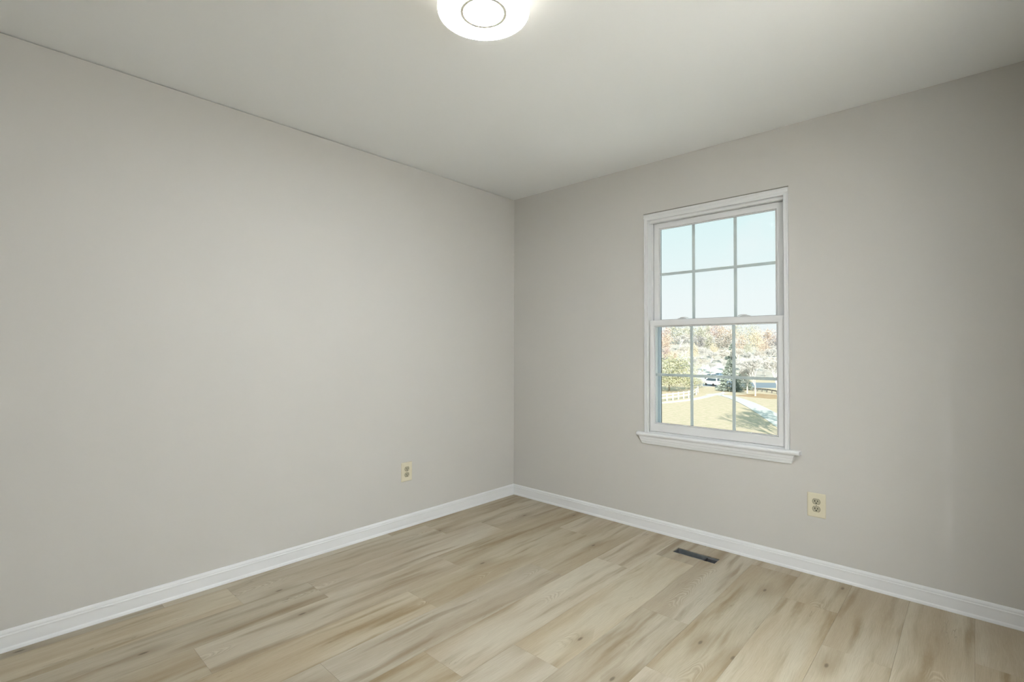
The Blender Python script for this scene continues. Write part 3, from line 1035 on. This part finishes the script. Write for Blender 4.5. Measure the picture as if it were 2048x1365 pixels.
for px, top, base, w, lab in ((1494, 724, 784, 46, "pale bare tree nearest the evergreens by the guard rail"), (1510, 704, 785, 64, "tallest pale bare tree with a forked white trunk before the guard rail"),
                              (1553, 712, 790, 56, "grey bare tree standing at the lane side end of the guard rail")):
    tree_at("bare_tree", 'bare', 'bare', px, top, on_ground(px, base)[0], w, lab, trunk_h=0.30, trunk_r=0.16, bark=M_palebark)
tree_at("small_bare_tree", 'wispy', 'bare', 1404, 757, Dr - 9, 20, "small grey bare tree in front of the parked cars", trunk_h=0.3, trunk_r=0.06)

# the wooded hillside, tree by tree, near rows last
HILL = [
    # px, top, D, width, kind, leaf, label
    (1325, 650, 250, 40, 'dense', 'pink', "pale pink tree on the hillside crest nearest the left window jamb"),
    (1352, 645, 268, 48, 'dense', 'olive', "olive tree on the crest above the pale bare woods"),
    (1384, 646, 272, 44, 'dense', 'olive', "second olive tree on the crest beside the faded red one"),
    (1408, 644, 262, 34, 'dense', 'olive', "narrow olive tree on the crest touching the faded red one"),
    (1424, 642, 266, 38, 'dense', 'pink', "faded red tree on the middle of the hillside crest"),
    (1452, 648, 272, 40, 'dense', 'orange', "dull orange tree on the crest over the dark oak"),
    (1478, 645, 268, 40, 'tall', 'olive', "tall olive tree on the crest beside the yellow one"),
    (1502, 647, 272, 36, 'tall', 'olive', "grey olive tree on the crest behind the tall yellow tree"),
    (1528, 655, 276, 40, 'dense', 'orange', "soft orange tree on the low end of the crest under open sky"),
    (1552, 661, 278, 44, 'dense', 'pink', "pinkish tree on the low end of the crest under open sky"),
    (1335, 664, 228, 34, 'dense', 'orange', "orange tree just below the crest by the left jamb"),
    (1360, 668, 230, 40, 'bare', 'bare', None),
    (1376, 664, 236, 36, 'bare', 'tan', None),
    (1393, 664, 225, 36, 'dense', 'dark', "dark purple grey tree behind the left grille bar of the lower sash"),
    (1414, 662, 228, 34, 'dense', 'olive', "olive tree between the two dark crowns on the slope"),
    (1444, 656, 226, 50, 'dense', 'brown', "large dark brown oak in the middle of the slope"),
    (1428, 684, 208, 20, 'dense', 'yellow', "small bright orange yellow tree under the large dark oak"),
    (1463, 688, 206, 24, 'cone', 'conifer', "blue green conifer on the slope above the roadside evergreen"),
    (1480, 664, 222, 34, 'tall', 'orange', "peach coloured tree left of the tall yellow one"),
    (1498, 682, 212, 18, 'dense', 'olive', "small dark olive tree at the foot of the tall yellow one"),
    (1513, 655, 216, 33, 'tall', 'yellow', "tall yellow tree, brightest on the slope"),
    (1530, 676, 210, 30, 'tall', 'orange', "pale orange tree between the yellow tree and the dark crown"),
    (1546, 666, 222, 38, 'dense', 'dark', "dark purple crown on the slope nearest the right stile"),
    (1330, 690, 205, 30, 'dense', 'pink', "rust red tree above the big leafy tree"),
    (1345, 700, 198, 26, 'dense', 'orange', "rusty orange tree above the big leafy tree"),
    (1368, 688, 202, 36, 'bare', 'tan', None),
    (1384, 684, 200, 26, 'tall', 'yellow', "thin yellow tree beside the left grille bar on the slope"),
    (1402, 692, 196, 38, 'bare', 'bare', None),
    (1421, 700, 192, 36, 'bare', 'bare', None),
    (1443, 698, 194, 36, 'bare', 'tan', None),
    (1476, 696, 196, 34, 'bare', 'tan', None),
    (1494, 702, 190, 36, 'bare', 'bare', None),
    (1520, 700, 194, 36, 'bare', 'tan', None),
    (1540, 694, 196, 40, 'bare', 'bare', None),
    (1556, 688, 200, 36, 'bare', 'bare', None),
    (1358, 712, 178, 40, 'bare', 'bare', None),
    (1382, 712, 176, 40, 'bare', 'bare', None),
    (1404, 714, 174, 36, 'bare', 'tan', None),
    (1420, 722, 172, 30, 'bare', 'bare', None),
    (1446, 718, 176, 30, 'bare', 'bare', None),
    (1482, 716, 174, 36, 'bare', 'bare', None),
    (1502, 720, 172, 40, 'bare', 'bare', None),
    (1526, 716, 174, 40, 'bare', 'bare', None),
    (1548, 712, 172, 40, 'bare', 'tan', None),
    (1566, 708, 174, 40, 'bare', 'bare', None),
    (1530, 736, 160, 34, 'wispy', 'bare', None),
    (1396, 736, 160, 26, 'wispy', 'tan', None),
    (1575, 690, 205, 40, 'dense', 'brown', None),
    (1300, 680, 210, 40, 'dense', 'orange', None),
]
GROUP_LABEL = {'bare': ("pale grey leafless tree in the bare woods on the slope beyond the road", "grey bare trees on the slope"),
               'tan': ("pale tan leafless tree in the bare woods on the slope beyond the road", "tan bare trees on the slope"),
               'brown': ("brown tree on the slope hidden behind the window stile", None), 'orange': ("orange tree on the slope hidden behind the window jamb", None)}
NAMES = {'bare': "bare_tree", 'wispy': "bare_tree", 'cone': "conifer_tree", 'dense': "autumn_tree", 'tall': "autumn_tree"}
for px, top, D, w, kind, leaf, lab in HILL:
    grp = None
    if lab is None:
        lab, grp = GROUP_LABEL[leaf]
    tree_at(NAMES[kind], kind, leaf, px, top, D, w, lab, group=grp, trunk_h=0.20 if kind in ('bare', 'wispy') else 0.12, trunk_r=0.2)

# the woods go on past the window's edges
for i, px in enumerate(range(1090, 1300, 30)):
    tree_at("autumn_tree", 'dense', ('orange', 'olive', 'pink', 'brown')[i % 4], px, 652 + 6 * (i % 3), 225 + 16 * (i % 2), 38, "autumn tree of the wooded slope past the corner side edge of the window", group="woods past the window's corner side", trunk_h=0.12, trunk_r=0.2)
for i, px in enumerate(range(1600, 2060, 38)):
    tree_at("autumn_tree", 'dense', ('olive', 'orange', 'brown', 'yellow')[i % 4], px, 660 + 6 * (i % 3), 215 + 16 * (i % 2), 44, "autumn tree of the wooded slope past the outlet side edge of the window", group="woods past the window's outlet side", trunk_h=0.12, trunk_r=0.2)

# three tall trees beside the lane whose branch shadows fall across it
for D, lat, h_, lab in ((38, 23.5, 14.5, "tall bare tree beside the lane, nearest the house"), (43, 27.4, 14, "tall bare tree at the bend of the lane"), (33.5, 21.6, 14, "tall bare tree on the lawn close to the house")):
    tree("bare_tree", 'wispy', 'bare', D, lat, h_, 5.2, lab, trunk_h=0.25, trunk_r=0.25)

# ---------------------------------------------------------------- fences and posts
fence = tag(empty("rail_fence", pt(*on_ground(1350, 803), 0)), "white two rail fence curving along the footpath", "fence")
f0 = fence.location
fpx = [(1300, 806), (1312, 805), (1322.5, 804), (1334, 802.5), (1346, 801), (1357, 799.5), (1367.5, 798), (1377.5, 796.5), (1386, 794), (1392.5, 790.5), (1396, 786)]
fps = []
for q in fpx:
    D, l = on_ground(*q)
    fps.append(pt(D, l, ground_z(D, l)) - f0)
for p in fps:
    MB().bar(p + Vector((0, 0, -0.1)), p + Vector((0, 0, 1.22)), 0.15, 0.15).build("post", M_whitewood, fence)
for a, b in zip(fps[:-1], fps[1:]):
    for h_ in (0.55, 1.05):
        MB().bar(a + Vector((0, 0, h_)), b + Vector((0, 0, h_)), 0.07, 0.17).build("rail", M_whitewood, fence)

guard = tag(empty("guard_rail", pt(*on_ground(1530, 785), 0)), "low dark wooden guard rail between the bare trees and the road", "fence")
g0 = guard.location
gps = []
for q in [(1506, 782.6), (1515, 783.4), (1524, 784.4), (1533.5, 785.5), (1543.5, 787.2), (1554, 789.2), (1565, 791.5)]:
    D, l = on_ground(*q)
    gps.append(pt(D, l, ground_z(D, l)) - g0)
for p in gps:
    MB().bar(p + Vector((0, 0, -0.1)), p + Vector((0, 0, 0.72)), 0.16, 0.16).build("post", M_darkwood, guard)
for a, b in zip(gps[:-1], gps[1:]):
    MB().bar(a + Vector((0, 0, 0.60)), b + Vector((0, 0, 0.60)), 0.08, 0.24).build("rail", M_darkwood, guard)

Dl, ll = on_ground(1450, 780)
lp = tag(empty("lamp_post", pt(Dl, ll, ground_z(Dl, ll))), "white hooked lamp post in front of the evergreen", "lamp post")
hook = [(0, 0, -0.1), (0, 0, 1.2), (0.03, 0, 1.45), (0.14, 0, 1.62), (0.30, 0, 1.62), (0.40, 0, 1.48), (0.41, 0, 1.36)]
MB().tube(hook, 0.05, 8).build("post", M_whitewood, lp)
MB().lathe([(0.03, 0.16), (0.12, 0.02), (0.12, -0.06), (0.05, -0.12)], (0.41, 0, 1.22), 12).build("lantern", M_whitewood, lp)
lp.rotation_euler = (0, 0, YAW)

Ds_, ls_ = on_ground(1446, 793)
sg = tag(empty("path_marker", pt(Ds_, ls_, ground_z(Ds_, ls_))), "small white marker post with a crosspiece at the fork of the lane", "post")
MB().box(-0.05, 0.05, -0.05, 0.05, -0.1, 0.80).build("post", M_whitewood, sg)
MB().box(-0.22, 0.22, -0.065, -0.051, 0.55, 0.78).build("board", M_whitewood, sg)
sg.rotation_euler = (0, 0, YAW)


# ---------------------------------------------------------------- parked cars
def car(label, paint, D, lat, heading, van=False, group=None):
    root = tag(empty("parked_van" if van else "parked_car", pt(D, lat, ground_z(D, lat) + 0.10), heading), label, "van" if van else "car", group)
    L, Wd = (4.9, 1.95) if van else (4.5, 1.8)
    if van:
        side = [(-2.45, 0.35), (-2.45, 1.0), (-2.3, 1.9), (-2.1, 2.0), (1.1, 2.0), (1.45, 1.9), (2.0, 1.15), (2.4, 0.95), (2.45, 0.35)]
    else:
        side = [(-2.25, 0.32), (-2.25, 0.85), (-2.1, 0.98), (-1.55, 1.02), (-0.95, 1.40), (-0.6, 1.46), (0.35, 1.46), (0.6, 1.40), (1.15, 0.98), (2.05, 0.84), (2.25, 0.65), (2.25, 0.32)]
    def inset(z):
        return 0.0 if z < 1.0 else (z - 1.0) * 0.38
    b = MB()
    b.strip([[(x, s_ * (Wd / 2 - inset(z)), z) for x, z in side] for s_ in (-1, 1)])
    b.build("body", paint, root, bevel=0.03)
    zs = (1.08, 1.36) if not van else (1.2, 1.75)
    xs = ((-1.25, -0.85, 0.5, 0.95) if not van else (-2.2, -2.05, 0.9, 1.7))
    for s_ in (-1, 1):
        y0, y1 = s_ * (Wd / 2 - inset(zs[0]) + 0.012), s_ * (Wd / 2 - inset(zs[1]) + 0.012)
        gl = MB()
        gl.strip([[(xs[0], y0, zs[0]), (xs[3], y0, zs[0]), (xs[2], y1, zs[1]), (xs[1], y1, zs[1])], [(xs[0], y0 - s_ * 0.04, zs[0]), (xs[3], y0 - s_ * 0.04, zs[0]), (xs[2], y1 - s_ * 0.04, zs[1]), (xs[1], y1 - s_ * 0.04, zs[1])]])
        gl.build("side_window", M_carglass, root)
    ws = MB()
    a, c = ((1.12, 1.02), (0.66, 1.38)) if not van else ((1.95, 1.22), (1.50, 1.82))
    ws.strip([[(a[0] + k, -0.72, a[1] + k), (c[0] + k, -0.62, c[1] + k), (c[0] + k, 0.62, c[1] + k), (a[0] + k, 0.72, a[1] + k)] for k in (0.0, 0.03)])
    ws.build("windscreen", M_carglass, root)
    a, c = ((-1.50, 1.05), (-1.00, 1.38)) if not van else ((-2.44, 1.2), (-2.32, 1.8))
    ws = MB()
    ws.strip([[(a[0] - k, -0.72, a[1] + k), (c[0] - k, -0.62, c[1] + k), (c[0] - k, 0.62, c[1] + k), (a[0] - k, 0.72, a[1] + k)] for k in (0.0, 0.03)])
    ws.build("rear_window", M_carglass, root)
    for x in (-1.4, 1.4):
        for y in (-Wd / 2 + 0.02, Wd / 2 - 0.02):
            w_ = MB()
            w_.strip([[(x + 0.33 * math.cos(2 * math.pi * k / 18), y + dy, 0.25 + 0.33 * math.sin(2 * math.pi * k / 18)) for k in range(18)] for dy in (-0.1, 0.1)])
            w_.build("wheel", M_tyre, root)
    return root


M_carglass = simple("dark_car_glass", (0.05, 0.07, 0.09), 0.1)
M_tyre = simple("tyre_rubber", (0.03, 0.03, 0.03), 0.8)
M_carwhite = simple("white_car_paint", (0.78, 0.79, 0.80), 0.25)
M_carblue = simple("blue_grey_car_paint", (0.20, 0.27, 0.36), 0.3, metal=0.2)
M_carsilver = simple("silver_car_paint", (0.50, 0.53, 0.56), 0.3, metal=0.2)
car("white parked van seen end on beside the small bare tree", M_carwhite, Dr - 3, plan(1426, Dr - 3), YAW + math.pi / 2 + 0.25, van=True)
car("blue grey parked car between the white van and the evergreen", M_carblue, Dr + 1, plan(1444, Dr + 1), YAW + 0.2)
car("silver parked car farther up the pale driveway", M_carsilver, Dr + 26, plan(1424, Dr + 26), YAW + 0.35)
car("dark blue parked car beside the silver one on the driveway", M_carblue, Dr + 30, plan(1441, Dr + 30), YAW + 0.35)
